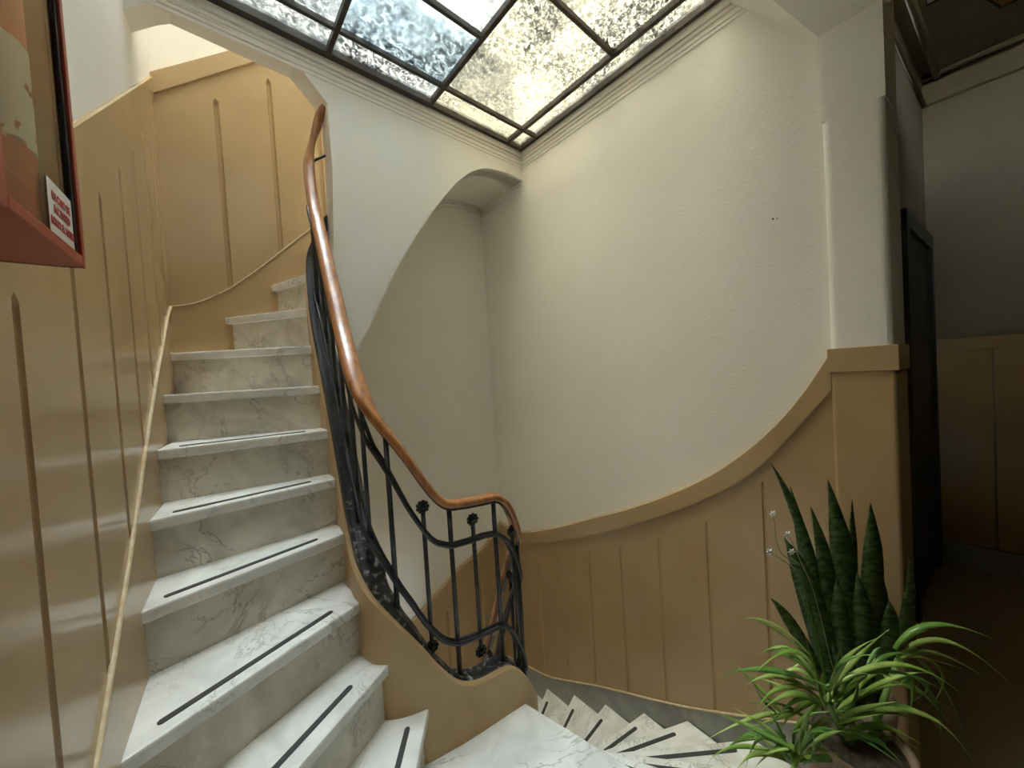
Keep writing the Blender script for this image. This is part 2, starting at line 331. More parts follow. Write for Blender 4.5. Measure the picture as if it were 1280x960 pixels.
# black door in the corridor wall
door = empty('door_1'); tag(door, 'black door with moulded frame in the dark corridor', kind='structure')
def CW(x, off): # point on the corridor wall line
    k = (x-1.86)/(3.9-1.86); return (x, .205+k*(-.008-.205)-off)
def cwbox(xa, xb, o0, o1, z0, z1): a, b, c, d = CW(xa, o0), CW(xb, o0), CW(xb, o1), CW(xa, o1); return flat([a, b, c, d], z0, z1)
obj('door_frame', *join(cwbox(3.78, 3.86, .0, .035, ZF, 2.0), cwbox(2.92, 3.0, .0, .035, ZF, 2.0), cwbox(2.92, 3.86, .0, .035, 1.93, 2.02)), 'door_black', door)
obj('door_leaf', *cwbox(3.0, 3.78, .0, .012, ZF, 1.93), 'door_black', door)
for z0, z1 in ((-.1, .65), (.8, 1.8)): obj('door_panel', *cwbox(3.08, 3.70, .012, .022, z0, z1), 'door_black', door, bevel=.004)

# pillar at the corner of the landing
pil = empty('pillar'); tag(pil, 'white square pillar with tan dado base beside the corridor', kind='structure')
def pill(x0, ya, yb, z0, z1): return flat([(x0, ya), (x0, yb), (XR+.02, yb), (XR+.02, ya+.15), (1.86, ya+.15), (1.86, ya-.019)], z0, z1)
def roundpil(r, x0, ya, yb, z0, z1, n=5):
    P = []
    for k in range(n+1):
        a = math.pi/2*k/n; P.append((x0+r-r*math.sin(a), yb-r+r*math.cos(a)))
    for k in range(n+1):
        a = math.pi/2*k/n; P.append((x0+r-r*math.cos(a), ya+r-r*math.sin(a)))
    P += [(1.86, ya-.019), (1.86, ya+.15), (XR+.02, ya+.15), (XR+.02, yb)]
    return flat(P, z0, z1)
obj('shaft', *roundpil(.022, 1.701, .071, .227, 1.26, 2.07), 'plaster', pil)
obj('shaft_top', *pill(1.701, .071, .227, 2.07, 2.95), 'plaster', pil)
obj('dado_shaft', *roundpil(.012, 1.700, .068, .229, ZF, 1.20), 'tan_paint', pil)
obj('dado_cap', *pill(1.694, .061, .236, 1.193, 1.277), 'tan_paint', pil, bevel=.003)
A, B, A2, B2 = (1.70, .229, 2.365), (1.70, .05, 2.365), (1.315, .525, 2.75), (1.315, .05, 2.75)
A0, B0, A3, B3 = (XR, .229, 2.365), (XR, .05, 2.365), (XR, .525, 2.75), (XR, .05, 2.75)
obj('haunch', [A, B, A2, B2, A0, B0, A3, B3], [(0, 1, 3, 2), (0, 4, 5, 1), (0, 2, 6, 4), (1, 5, 7, 3), (2, 3, 7, 6), (4, 6, 7, 5)], 'plaster', pil)

# ------------------------------------------------------------------ dados with fluted joints
def dado(wall, P, u0, u1, grooves, ftop, fband, fgt, fgb, fbot, m='tan_paint', gw=.011, gd=.012, th=.014, bandth=.026):
    edges = [u0] + [g for g in grooves if u0 < g < u1] + [u1]
    for a, b in zip(edges, edges[1:]):
        cols = []
        ga, gb = a in grooves, b in grooves
        prof = ((0, 1.), (.5, .8), (.85, .4), (1., 0.))
        if ga: cols += [(a+k*gw, d) for k, d in prof]
        else: cols.append((a, 0))
        n = max(2, int((b-a)/.04)); ua = a+(gw if ga else 0); ub = b-(gw if gb else 0)
        cols += [(ua+(ub-ua)*i/n, 0) for i in range(1, n)]
        if gb: cols += [(b-k*gw, d) for k, d in prof[::-1]]
        else: cols.append((b, 0))
        V, F = [], []
        for u, d in cols:
            g = a if abs(u-a) < abs(u-b) else b
            gt, gbm = fgt(g), fgb(g); w = abs(u-g)/gw if d else 1
            zb, zt = fbot(u), fband(u)
            tip = gt-.012*min(1, w)          # rounded top of the flute
            zr = [zb, max(zb+.001, min(gbm, zt-.01)), max(zb+.002, min(gbm+.004, zt-.008)), min(tip-.016, zt-.006), min(tip, zt-.004), zt]
            for j, z in enumerate(zr): V.append(P(u, z, th-gd*d*(1 if j in (2, 3) else 0)))
        R_ = 6
        for i in range(len(cols)-1):
            for j in range(R_-1): F.append((i*R_+j, (i+1)*R_+j, (i+1)*R_+j+1, i*R_+j+1))
        obj('dado_panel', V, F, m, wall)
    n = max(6, int((u1-u0)/.035)); V, F = [], []
    for i in range(n+1):
        u = u0+(u1-u0)*i/n
        V += [P(u, fband(u), 0), P(u, fband(u), bandth), P(u, ftop(u)-.004, bandth), P(u, ftop(u), bandth-.004), P(u, ftop(u), 0)]
    for i in range(n):
        for j in range(4): F.append((5*i+j, 5*i+j+1, 5*i+j+6, 5*i+j+5))
    F += [(0, 1, 2, 3, 4), tuple(5*n+j for j in (4, 3, 2, 1, 0))]
    obj('dado_band', V, F, m, wall)
def cordline(name, P, tab, r, off, parent, m='cord', n=70):
    f = smooth_tab(tab, 1); us = [t[0] for t in tab]; a, b = min(us), max(us)
    return obj(name, *tube([P(a+(b-a)*i/n, f(a+(b-a)*i/n), off) for i in range(n+1)], r, 6), m, parent, smooth=True)

# left wall
goldL = [(-1.0, .12), (.0, .16), (.3, .26), (.6, .42), (.926, .643), (1.061, .748), (1.295, .935), (1.5, 1.12), (1.715, 1.299), (1.95, 1.47), (2.174, 1.64), (2.245, 1.66)]
gl = lerp(goldL)
ftopL = smooth_tab([(-2.9, 1.28), (.2, 1.30), (.4, 1.33), (.6, 1.42), (.8, 1.57), (1.168, 1.855), (2.17, 2.633), (2.25, 2.695)], 1)
dado(wall_left, PL, -2.9, YB-.002, [.135, .36, .586, .812, 1.038, 1.262, 1.480, 1.690, 1.903, 2.10],
     ftopL, lambda u: ftopL(u)-.090,
     lerp([(-1.2, 1.1), (.586, 1.27), (.812, 1.41), (1.038, 1.58), (1.262, 1.745), (1.48, 1.912), (1.69, 2.083), (1.903, 2.249), (2.1, 2.40)]),
     gl, lambda u: gl(u)-.75, th=.002, bandth=.0075, gd=.010)
n = 80; V, F = [], []
for i in range(n+1):
    u = -2.9+(YB-.002+2.9)*i/n; V += [PL(u, ftopL(u)-.004, -.013), PL(u, ftopL(u)-.004, 0), PL(u, 3.25, 0)]
for i in range(n): F += [(3*i, 3*i+3, 3*i+4, 3*i+1), (3*i+1, 3*i+4, 3*i+5, 3*i+2)]
obj('plaster_face', V, F, 'plaster', wall_left)
cordline('cord_moulding', PL, goldL, .0055, .004, wall_left)
# back wall above the upper flight
goldB = [(-.085, 1.658), (-.006, 1.675), (.07, 1.715), (.148, 1.771), (.26, 1.875), (.369, 1.986), (.529, 2.149), (.85, 2.48)]
gb_ = lerp(goldB)
dado(wall_back, PB, -.083, .86, [.143, .370, .597], lerp([(-.088, 2.69), (.276, 2.997), (.86, 3.5)]), lerp([(-.09, 2.592), (.323, 2.949), (.86, 3.42)]),
     lerp([(.142, 2.684), (.37, 2.889), (.597, 3.09)]), gb_, lambda u: gb_(u)-.30)
cordline('cord_moulding', PB, goldB, .0028, .016, wall_back)
# back wall of the lower recess
tb = smooth_tab([(.05, -.78), (.5, -.54), (.92, -.318), (1.25, -.147), (1.302, -.115), (1.55, -.035), (1.65, .03), (1.70, .085), (1.731, .10)], 0)
dado(wall_back, PB, .05, XR-.012, [.30, .60, .90, 1.20, 1.50], tb, lambda u: tb(u)-.112, lambda u: tb(u)-.2, lambda u: tb(u)-.95, lambda u: tb(u)-1.3)
# right wall
skirt = [(2.25, -.985), (2.021, -.923), (1.892, -.902), (1.771, -.868), (1.55, -.763), (1.386, -.682), (1.186, -.596), (.989, -.514), (.818, -.438), (.669, -.362), (.45, -.245), (.227, -.12)]
sk = smooth_tab(skirt, 1)
dado(wall_right, PR, .229, YB-.012, [.454, .683, .920, 1.149, 1.371, 1.597, 1.82, 2.05],
     smooth_tab([(.229, 1.262), (.236, 1.246), (.325, 1.09), (.405, .983), (.492, .886), (.62, .770), (.765, .669), (.93, .571), (1.122, .469), (1.345, .366), (1.611, .237), (1.887, .124), (2.0, .093), (2.10, .083), (2.25, .10)], 1),
     smooth_tab([(.229, 1.13), (.231, 1.126), (.437, .839), (.496, .777), (.624, .672), (.769, .575), (1.028, .427), (1.352, .262), (1.693, .11), (2.007, .012), (2.25, -.01)], 1),
     lerp([(.454, .757), (.683, .529), (.92, .382), (1.149, .267), (1.371, .156), (1.597, .054), (1.82, -.045), (2.05, -.10)]), sk, lambda u: sk(u)-.1, gw=.007, gd=.006)
cordline('cord_moulding', PR, skirt, .005, .020, wall_right)
n = 60; V, F = [], []
for i in range(n+1):
    u = .10+(YB-.012-.10)*i/n; z = sk(max(u, .227))-.002
    V += [PR(u, z-1.2, .0), PR(u, z-1.2, .019), PR(u, z, .019), PR(u, z, .0)]
for i in range(n):
    for j in range(3): F.append((4*i+j, 4*i+j+1, 4*i+j+5, 4*i+j+4))
F += [(0, 1, 2, 3), (4*n+3, 4*n+2, 4*n+1, 4*n)]
bs = struct('baseboard_right', (V, F), 'marble_grey', 'grey marble skirting following the winding steps along the right wall')
# small damages on the right wall
for y, z, s in ((.385, 1.80, .010), (.372, 1.797, .007), (.507, 1.21, .006)):
    obj('nail_hole', *tube([(XR-.002, y, z), (XR+.001, y, z)], s*.35, 8), 'lamp_frame', wall_right)

# cornice under the skylight: right wall and inner wall
for k, (z, d) in enumerate(((2.690, .007), (2.664, .005), (2.645, .004))):
    struct('trim_%d' % (k+5), join(box(XR-d, XR+.01, .225, YW, z-.006, z+.006), box(-.12, XR, YW-d, YW+.01, z-.006, z+.006)), 'plaster', 'fine plaster cornice line under the skylight, ' + ('uppermost', 'middle', 'lowest')[k], bevel=.002)
struct('trim_8', join(box(XR-.012, XR+.01, .225, YW, 2.705, 2.86), box(-.12, XR, YW-.012, YW+.01, 2.705, 2.86)), 'plaster', 'plain plaster frieze carrying the skylight frame')

# ------------------------------------------------------------------ skylight
win = empty('window_1'); tag(win, 'roof skylight of textured glass panes in dark iron bars', kind='structure')
xa, xb, ya, yb, ZS = -.12, XR-.02, .20, YW-.02, 2.752
xs = [xa, .020, .528, 1.040, 1.592, xb]
ybars = {0: [1.598, 1.26, .92, .58], 1: [1.598, 1.26, .92, .58], 2: [1.598, 1.262, .92, .58], 3: [1.598, .955, .58], 4: [1.598]}
# pane edges
for i in range(5):
    ys = [ya] + sorted(ybars[i]) + [yb]
    for j in range(len(ys)-1):
        m = 'glass_cream' if i >= 3 else ('glass_blue' if i == 2 and ys[j] > 1.0 and ys[j] < 1.5 else 'glass_clear')
        obj('pane', *box(xs[i]+.002, xs[i+1]-.002, ys[j]+.002, ys[j+1]-.002, ZS+.014, ZS+.020), m, win)
def bar(x0, x1, y0, y1, m, h=.032): return obj('glazing_bar', *box(x0, x1, y0, y1, ZS-h*.35, ZS+h*.65), m, win, bevel=.003)
for i in (1, 2, 3, 4): bar(xs[i]-.0105, xs[i]+.0105, ya, yb, 'bar_black' if i < 3 else 'bar_rust', .030)
for i in range(5):
    for y in ybars[i]: bar(xs[i]+.0105, xs[i+1]-.0105, y-.0085, y+.0085, 'bar_black' if i < 3 else 'bar_rust', .026)
obj('frame_edge', *box(xa-.02, 1.04, yb-.026, yb+.012, ZS-.014, ZS+.03), 'bar_black', win)
obj('frame_edge', *box(1.04, xb+.01, yb-.014, yb+.012, ZS-.012, ZS+.03), 'bar_rust', win)
obj('frame_edge', *box(xb-.012, xb+.012, ya, yb, ZS-.012, ZS+.03), 'bar_rust', win)
obj('frame_edge', *box(xa-.02, xa+.012, ya, yb, ZS-.012, ZS+.03), 'bar_black', win)
obj('frame_edge', *box(xa-.02, xb+.012, ya-.02, ya+.02, ZS-.012, ZS+.03), 'bar_black', win)
w2 = empty('added_rooflight'); tag(w2, 'added roof light over the upper flight, out of sight above the opening', kind='structure')  # unseen roof light, added to brighten the upper flight
obj('pane', *box(-.14, XR, YW+.02, YB+.02, 3.32, 3.33), 'added_window_glass', w2); obj('pane', *box(-.10, XR, YW+.05, YW+.06, 2.93, 3.32), 'added_window_glass', w2)

# ------------------------------------------------------------------ stairs
TT, OVH = .034, .022
upper = empty('marble_staircase'); tag(upper, 'white marble stair flight winding up along the tan left wall', 'staircase')
lower = empty('marble_staircase'); tag(lower, 'fan of marble winder steps descending beside the right wall', 'staircase')
def V2(p): return Vector((p[0], p[1]))
def line_off(I, O, toward, d):
    I, O = V2(I), V2(O); t = (O-I).normalized(); nrm = Vector((-t.y, t.x))
    if nrm.dot(V2(toward)-(I+O)/2) < 0: nrm = -nrm
    return I+nrm*d, O+nrm*d, t, nrm
def step(parent, I, O, z, I2, O2, rise, mid_outer=(), strip=None, riser=True, mid_inner=(), ext=.02):
    """tread with nosing I-O, running back under the next nosing I2-O2"""
    nx = ((I2[0]+O2[0])/2, (I2[1]+O2[1])/2)
    b0, b1, _, _ = line_off(I2, O2, (2*nx[0]-(I[0]+O[0])/2, 2*nx[1]-(I[1]+O[1])/2), OVH+.018)
    I_ = V2(I); I = tuple(I_+(I_-V2(O)).normalized()*ext)
    poly = [tuple(I), tuple(O)] + list(mid_outer) + [tuple(b1), tuple(b0)] + list(mid_inner)
    tr = obj('tread', *flat(poly, z-TT, z), 'marble', parent, bevel=.006, seg=2)
    i0, o0, t, nrm = line_off(I, O, nx, OVH)
    if riser:
        o0 = o0+t*.028      # housed in the wall
        i1, o1 = i0+nrm*.02, o0+nrm*.02
        obj('riser', *flat([tuple(i0), tuple(o0), tuple(o1), tuple(i1)], z-rise-.001, z-TT+.001), 'marble_riser_shaded', parent)
    if strip:
        a, b, d = strip; a += ext; L = (V2(O)-V2(I)).length
        p, q, _, nn = line_off(I, O, nx, d); p, q = p+t*a, p+t*(L-b)
        w = nn*.016; c = t*.006
        obj('grip_strip', *flat([tuple(p+c*0+w*.25), tuple(p+c), tuple(q-c), tuple(q+w*.25), tuple(q+w*.75), tuple(q-c+w), tuple(p+c+w), tuple(p+w*.75)], z-.002, z+.0025), 'strip', tr, label='dark anti-slip strip')
UP = [  # inner end, outer end of each nosing
    ((.498, 1.096), (-.232, .18)), ((.396, 1.143), (-.184, .83)), ((.341, 1.233), (-.170, 1.053)), ((.352, 1.392), (-.152, 1.298)),
    ((.362, 1.492), (-.138, 1.475)), ((.366, 1.575), (-.124, 1.66)), ((.374, 1.675), (-.110, 1.865)), ((.386, 1.78), (-.090, 2.135)),
    ((.398, 1.85), (.100, YB)), ((.431, 1.895), (.307, YB)), ((.475, 1.92), (.501, YB)), ((.56, 1.90), (.72, YB)), ((.78, 1.88), (.94, YB)), ((1.0, 1.88), (1.16, YB))]
RU, RL = .18, .123
strips = {0: (.06, .10, .045), 1: (.10, .16, .045), 2: (.06, .07, .035), 3: (.07, .05, .03), 4: (.07, .05, .03), 5: (.07, .05, .03)}
corner = (-.083, YB)
for k in range(13):
    I, O = UP[k]; I2, O2 = UP[k+1]
    step(upper, I, O, RU*(k+1), I2, O2, RU, mid_outer=[corner] if k == 7 else (), strip=strips.get(k))
# top tread of the winders (landing slab) and the next one down
N9I, N9O = (.86, 1.034), (1.21, -.60); N8I, N8O = (.905, 1.035), (1.59, -.30)
step(upper, N9I, N9O, 0., UP[0][0], UP[0][1], .13, ext=.0, mid_outer=[(-.28, -.60)], strip=(.36, .3, .03), mid_inner=[(.60, 1.075)])
step(upper, N8I, N8O, -.128, N9I, (1.146, -.30), .129, strip=(.10, .1, .03))
LOW = [  # from the lowest
    ((.70, 1.79), (.62, YB), -1.44), ((.86, 1.79), (1.00, YB), -1.322), ((.95, 1.76), (1.36, YB), -1.205), ((.955, 1.62), (1.712, 2.10), -1.087), ((.955, 1.478), (1.712, 1.808), -.969), ((.955, 1.336), (1.712, 1.557), -.852),
    ((.955, 1.266), (1.712, 1.309), -.749), ((.955, 1.214), (1.712, 1.054), -.627), ((.955, 1.189), (1.712, .816), -.504), ((.955, 1.140), (1.712, .530), -.385), ((.935, 1.098), (1.712, .136), ZF)]
for k in range(len(LOW)):
    I, O, z = LOW[k]
    if k == len(LOW)-1: step(lower, I, O, z, N8I, (1.405, .05), .128, mid_outer=[(1.712, .05)], strip=(.12, .16, .03))
    else:
        mo = [(1.712, YB)] if k == 2 else ()
        step(lower, I, O, z, LOW[k+1][0], LOW[k+1][1], z-(LOW[k-1][2] if k else z-.118), mid_outer=mo, strip=(.10, .10, .03))

# ------------------------------------------------------------------ plaster string and its iron cap
C2 = [(.50, 1.935), (.44, 1.93), (.402, 1.90), (.384, 1.83), (.378, 1.72), (.372, 1.6), (.364, 1.48), (.353, 1.36), (.345, 1.26), (.36, 1.18), (.41, 1.13), (.48, 1.10), (.56, 1.08), (.665, 1.06), (.78, 1.045), (.86, 1.036), (.925, 1.045), (.962, 1.08), (.975, 1.14), (.978, 1.25), (.978, 1.5), (.978, 1.75)]
CU = [(v.x, v.y) for v in catmull([(a, b, 0) for a, b in C2], 10)]
SA = [0.]
for a, b in zip(CU, CU[1:]): SA.append(SA[-1]+math.hypot(b[0]-a[0], b[1]-a[1]))
def nrmC(i):
    a, b = CU[max(i-1, 0)], CU[min(i+1, len(CU)-1)]; t = Vector((b[0]-a[0], b[1]-a[1])).normalized(); return Vector((-t.y, t.x)), t
def onC(s, off):
    s = max(0, min(SA[-1], s))
    for i in range(len(SA)-1):
        if s <= SA[i+1]:
            k = (s-SA[i])/(SA[i+1]-SA[i]); n0, t0 = nrmC(i); n1, t1 = nrmC(i+1)
            p = Vector(CU[i]).lerp(Vector(CU[i+1]), k)+(n0.lerp(n1, k)).normalized()*off
            return p, t0.lerp(t1, k).normalized()
ztop = smooth_tab([(0, 2.0), (.1, 1.80), (.16, 1.66), (.23, 1.475), (.335, 1.295), (.435, 1.112), (.52, .94), (.62, .77), (.70, .67), (.783, .622), (.845, .578), (.902, .511), (.943, .46), (.982, .408), (1.024, .341), (1.053, .285), (1.078, .243), (1.112, .202), (1.156, .18), (1.202, .173), (1.269, .174), (1.322, .170), (1.35, .156), (1.375, .123), (1.415, .053), (1.45, -.03), (1.52, -.14), (1.6, -.30), (1.75, -.62), (1.95, -.85), (2.2, -1.1)], 1)
zbot = lerp([(0, 1.3), (.3, .9), (.55, .25), (.8, .0), (1.0, -.25), (1.35, -.32), (1.45, -.5), (1.6, -.8), (2.2, -1.6)])
capf = lerp([(0, .075), (.55, .075), (.75, .05), (.95, .025), (1.05, .004), (2.3, .004)])
capo = lerp([(0, .008), (.6, .010), (.8, .016), (2.3, .018)])
TH = .086
V, F = [], []
for i, p in enumerate(CU):
    nn, t = nrmC(i); p = Vector(p); q = p+nn*TH; zt, zb = ztop(SA[i]), zbot(SA[i])
    V += [(p.x, p.y, zb), (p.x, p.y, zt-.006), (p.x+nn.x*.006, p.y+nn.y*.006, zt), (q.x-nn.x*.006, q.y-nn.y*.006, zt), (q.x, q.y, zt-.006), (q.x, q.y, zb)]
m6 = len(CU)
for i in range(m6-1):
    for j in range(6): F.append((6*i+j, 6*i+(j+1) % 6, 6*(i+1)+(j+1) % 6, 6*(i+1)+j))
F += [tuple(range(6)), tuple(range(6*m6-1, 6*m6-7, -1))]
st = obj('string_wall', V, F, 'tan_worn', upper, smooth=False, label='tan plaster string wall with a curling end')
V, F = [], []
for i, p in enumerate(CU):
    nn, t = nrmC(i); a = Vector(p)+nn*capo(SA[i]); b = Vector(p)+nn*(TH-.004); zt = ztop(SA[i]); h = capf(SA[i])
    V += [(a.x, a.y, zt-.012), (a.x, a.y, zt+h-.005), (a.x+nn.x*.008, a.y+nn.y*.008, zt+h), (b.x-nn.x*.008, b.y-nn.y*.008, zt+h), (b.x, b.y, zt+h-.005), (b.x, b.y, zt-.012)]
for i in range(m6-1):
    for j in range(6): F.append((6*i+j, 6*i+(j+1) % 6, 6*(i+1)+(j+1) % 6, 6*(i+1)+j))
F += [tuple(range(6)), tuple(range(6*m6-1, 6*m6-7, -1))]
obj('string_cap', V, F, 'iron_chipped', st, label='black iron cap with chipped paint')

# ------------------------------------------------------------------ balustrade
bal = empty('stair_balustrade'); tag(bal, 'black wrought iron balustrade with polished wooden handrail', 'balustrade')
CO = .046
zH = smooth_tab([(.15, 2.19), (.269, 2.035), (.382, 1.827), (.489, 1.637), (.597, 1.466), (.697, 1.341), (.804, 1.217), (.892, 1.130), (.96, 1.046), (1.022, .945), (1.064, .874), (1.093, .834), (1.126, .813), (1.188, .804), (1.254, .799), (1.314, .796), (1.359, .771), (1.392, .722), (1.421, .655), (1.46, .60), (1.511, .56), (1.56, .50), (1.632, .352), (1.75, .042), (1.9, -.22), (2.2, -.55)], 0)
uo = lerp([(0, -.10), (.729, -.10), (.794, -.105), (.882, -.115), (.937, -.135), (.985, -.170), (1.036, -.175), (1.066, -.168), (1.105, -.148), (1.178, -.14), (1.26, -.133), (1.318, -.138), (1.364, -.147), (1.45, -.15), (2.2, -.15)])
lo = lerp([(0, -.48), (.781, -.48), (.867, -.465), (.939, -.495), (1.014, -.515), (1.066, -.505), (1.107, -.495), (1.314, -.49), (1.401, -.515), (1.46, -.52), (2.2, -.5)])
hp = [(.548, 1.812, 2.59), (.508, 1.82, 2.53), (.4825, 1.85, 2.446), (.449, 1.85, 2.323), (.434, 1.82, 2.215)]
sv = .262
while sv < 2.14:
    p, _ = onC(sv, CO); hp.append((p.x, p.y, zH(sv))); sv += .03
hp = catmull(hp, 3)
# rounded-rectangular handrail section swept along the path
def sweep(path, sec, scl=None):
    V, F, n = [], [], len(sec)
    for i, p in enumerate(path):
        t = (path[min(i+1, len(path)-1)]-path[max(i-1, 0)]).normalized(); s = Vector((t.y, -t.x, 0))
        s = s.normalized() if s.length > 1e-5 else Vector((1, 0, 0)); w = s.cross(t).normalized()
        if w.z < 0: w = -w
        q = scl(i/(len(path)-1)) if scl else 1.
        for a, b in sec: V.append(tuple(p+s*(a*q)+w*(b*q)))
    for i in range(len(path)-1):
        for k in range(n): F.append((i*n+k, i*n+(k+1) % n, (i+1)*n+(k+1) % n, (i+1)*n+k))
    F += [tuple(range(n))[::-1], tuple(range((len(path)-1)*n, len(path)*n))]
    return V, F
sec = []
for k in range(14):
    a = 2*math.pi*k/14; ca, sa = math.cos(a), math.sin(a)
    sec.append((math.copysign(abs(ca)**.75, ca)*.029, math.copysign(abs(sa)**.8, sa)*.018 + .004))
obj('handrail', *sweep(hp, sec, lerp([(0, .72), (.10, .9), (.2, 1.0), (.33, 1.0), (.45, .80), (1, .76)])), 'wood', bal, smooth=True, label='polished orange-brown wooden handrail')
# flat iron strip under the wood
ih = [Vector((p.x, p.y, p.z-.012)) for p in hp[10:]]
obj('handrail_core', *sweep(ih, [(-.012, -.006), (.012, -.006), (.012, .004), (-.012, .004)]), 'iron', bal)
for f, nm in ((uo, 'upper_rail'), (lo, 'lower_rail')):
    for side in (-1, 1):
        pa = []; s = .12
        while s < 2.12:
            p, t = onC(s, CO+side*.0105); pa.append((p.x, p.y, zH(s)+f(s))); s += .02
        obj(nm, *tube(pa, .0072, 8, squash=(.8, 1.15)), 'iron', bal, smooth=True)
def rosette(s, z):
    p, t = onC(s, CO); tv = Vector((t.x, t.y, 0)); zv = Vector((0, 0, 1)); nv = tv.cross(zv)
    parts = []
    def blob(c, r, sq):
        V, F = [], []; m, n = 5, 8
        for i in range(m+1):
            th = math.pi*i/m
            for k in range(n):
                ph = 2*math.pi*k/n
                V.append(tuple(c+(tv*math.cos(ph)*math.sin(th)+zv*math.sin(ph)*math.sin(th))*r+nv*math.cos(th)*r*sq))
        for i in range(m):
            for k in range(n): F.append((i*n+k, i*n+(k+1) % n, (i+1)*n+(k+1) % n, (i+1)*n+k))
        return V, F
    c = Vector((p.x, p.y, z)); parts.append(blob(c, .0125, .9))
    for k in range(9):
        a = 2*math.pi*k/9; parts.append(blob(c+(tv*math.cos(a)+zv*math.sin(a))*.0172, .0068, .9))
    return join(*parts)
bars = [(.19, 0), (.31, 1), (.43, 0), (.55, 1), (.67, 0), (.794, 1), (.923, 0), (1.038, 1), (1.131, 0), (1.221, 1), (1.311, 0), (1.40, 1), (1.485, 0), (1.575, 1), (1.665, 0), (1.76, 1), (1.86, 0), (1.96, 1), (2.06, 0)]
for s, ros in bars:
    p, t = onC(s, CO)
    if ros:
        za, zb = zH(s)+lo(s)-.055, zH(s)+uo(s)+.075
        if 1.1 < s < 1.3: za, zb = .262, .722
        if s < 1.1: za, zb = zH(s)+lo(s)-.05, zH(s)+uo(s)+.068
        b = obj('baluster', *tube([(p.x, p.y, za), (p.x, p.y, zb)], .0078, 8), 'iron', bal, smooth=True)
        obj('rosette', *rosette(s, zb+.015), 'iron', b, smooth=True); obj('rosette', *rosette(s, za-.015), 'iron', b, smooth=True)
    else:
        obj('baluster', *tube([(p.x, p.y, ztop(s)+capf(s)-.02), (p.x, p.y, zH(s)-.008)], .0088, 8), 'iron', bal, smooth=True)
# stays from the rail to the jamb of the white wall
obj('bracket', *join(tube([(.436, 1.842, 2.26), (.470, 1.845, 2.31), (.514, 1.845, 2.345)], .006, 6), tube([(.436, 1.842, 2.26), (.434, 1.838, 2.19)], .006, 6)), 'iron', bal, smooth=True)
obj('bracket', *join(tube([(.43, 1.765, 1.96), (.478, 1.845, 1.985)], .007, 6), tube([(.478, 1.845, 1.965), (.478, 1.845, 2.005)], .010, 6)), 'iron', bal, smooth=True)

# ------------------------------------------------------------------ fire cabinet on the left wall
OFF, CY0, CY1, CZ0, CZ1 = .105, .438, .652, 1.410, 2.02
cab = empty('fire_cabinet'); tag(cab, 'red metal fire extinguisher cabinet with glass front on left wall', 'cabinet')
def cb(u0, u1, o0, o1, z0, z1): return flat([PL(u0, 0, o0)[:2], PL(u1, 0, o0)[:2], PL(u1, 0, o1)[:2], PL(u0, 0, o1)[:2]], z0, z1)
obj('back_panel', *cb(CY0, CY1, .009, .017, CZ0, CZ1), 'cab_inside', cab)
obj('bottom_panel', *cb(CY0, CY1, .009, OFF-.006, CZ0, CZ0+.006), 'cab_red', cab)
obj('top_panel', *cb(CY0, CY1, .009, OFF-.006, CZ1-.006, CZ1), 'cab_red', cab)
obj('side_panel', *cb(CY0, CY0+.005, .009, OFF-.006, CZ0, CZ1), 'cab_red', cab)
obj('side_panel', *cb(CY1-.005, CY1, .009, OFF-.006, CZ0, CZ1), 'cab_inside', cab)
dr = obj('door_frame', *join(cb(CY0, CY0+.041, OFF-.008, OFF, CZ0, CZ1), cb(CY1-.010, CY1, OFF-.008, OFF, CZ0, CZ1), cb(CY0+.041, CY1-.010, OFF-.008, OFF, CZ0, CZ0+.012), cb(CY0+.041, CY1-.010, OFF-.008, OFF, CZ1-.03, CZ1)), 'cab_red', cab, bevel=.0015)
obj('seal', *cb(CY1-.016, CY1-.010, OFF-.011, OFF-.003, CZ0+.012, CZ1-.03), 'black_rubber', dr, label='black rubber seal')
obj('glass', *cb(CY0+.041, CY1-.010, OFF-.007, OFF-.005, CZ0+.010, CZ1-.03), 'cab_glass', dr)
obj('notice', *cb(.573, .6375, OFF-.0048, OFF-.004, 1.4265, 1.481), 'sign_white', dr, label='white notice with red lettering')
# lettering on the notice
for i, (txt, zz, hh) in enumerate((('EN CASO DE', 1.4655, .0088), ('INCENDIO', 1.4525, .0088), ('ROMPA EL VIDRIO', 1.4385, .0088))):
    cu = bpy.data.curves.new('lettering', 'FONT'); cu.body = txt; cu.size = .0125; cu.align_x = 'CENTER'; cu.align_y = 'CENTER'; cu.extrude = .0002; cu.offset = .0003
    tmp = bpy.data.objects.new('tmp_text', cu); COL.objects.link(tmp)
    dg = bpy.context.evaluated_depsgraph_get(); me = bpy.data.meshes.new_from_object(tmp.evaluated_get(dg)); bpy.data.objects.remove(tmp)
    w = max(v.co.x for v in me.vertices)-min(v.co.x for v in me.vertices)
    k = (.047, .041, .060)[i]/w
    c = Vector(PL(.6055, zz, OFF-.0036)); e = Vector((LB, 1, 0)).normalized()
    for v in me.vertices: v.co = c+e*(v.co.x*k)+Vector((0, 0, 1))*(v.co.y*.95)+Vector((1, -LB, 0)).normalized()*v.co.z
    me.materials.clear(); me.materials.append(MATS['sign_red'])
    o = bpy.data.objects.new('lettering', me); COL.objects.link(o); o.parent = dr; o['label'] = 'red printed line of the notice'
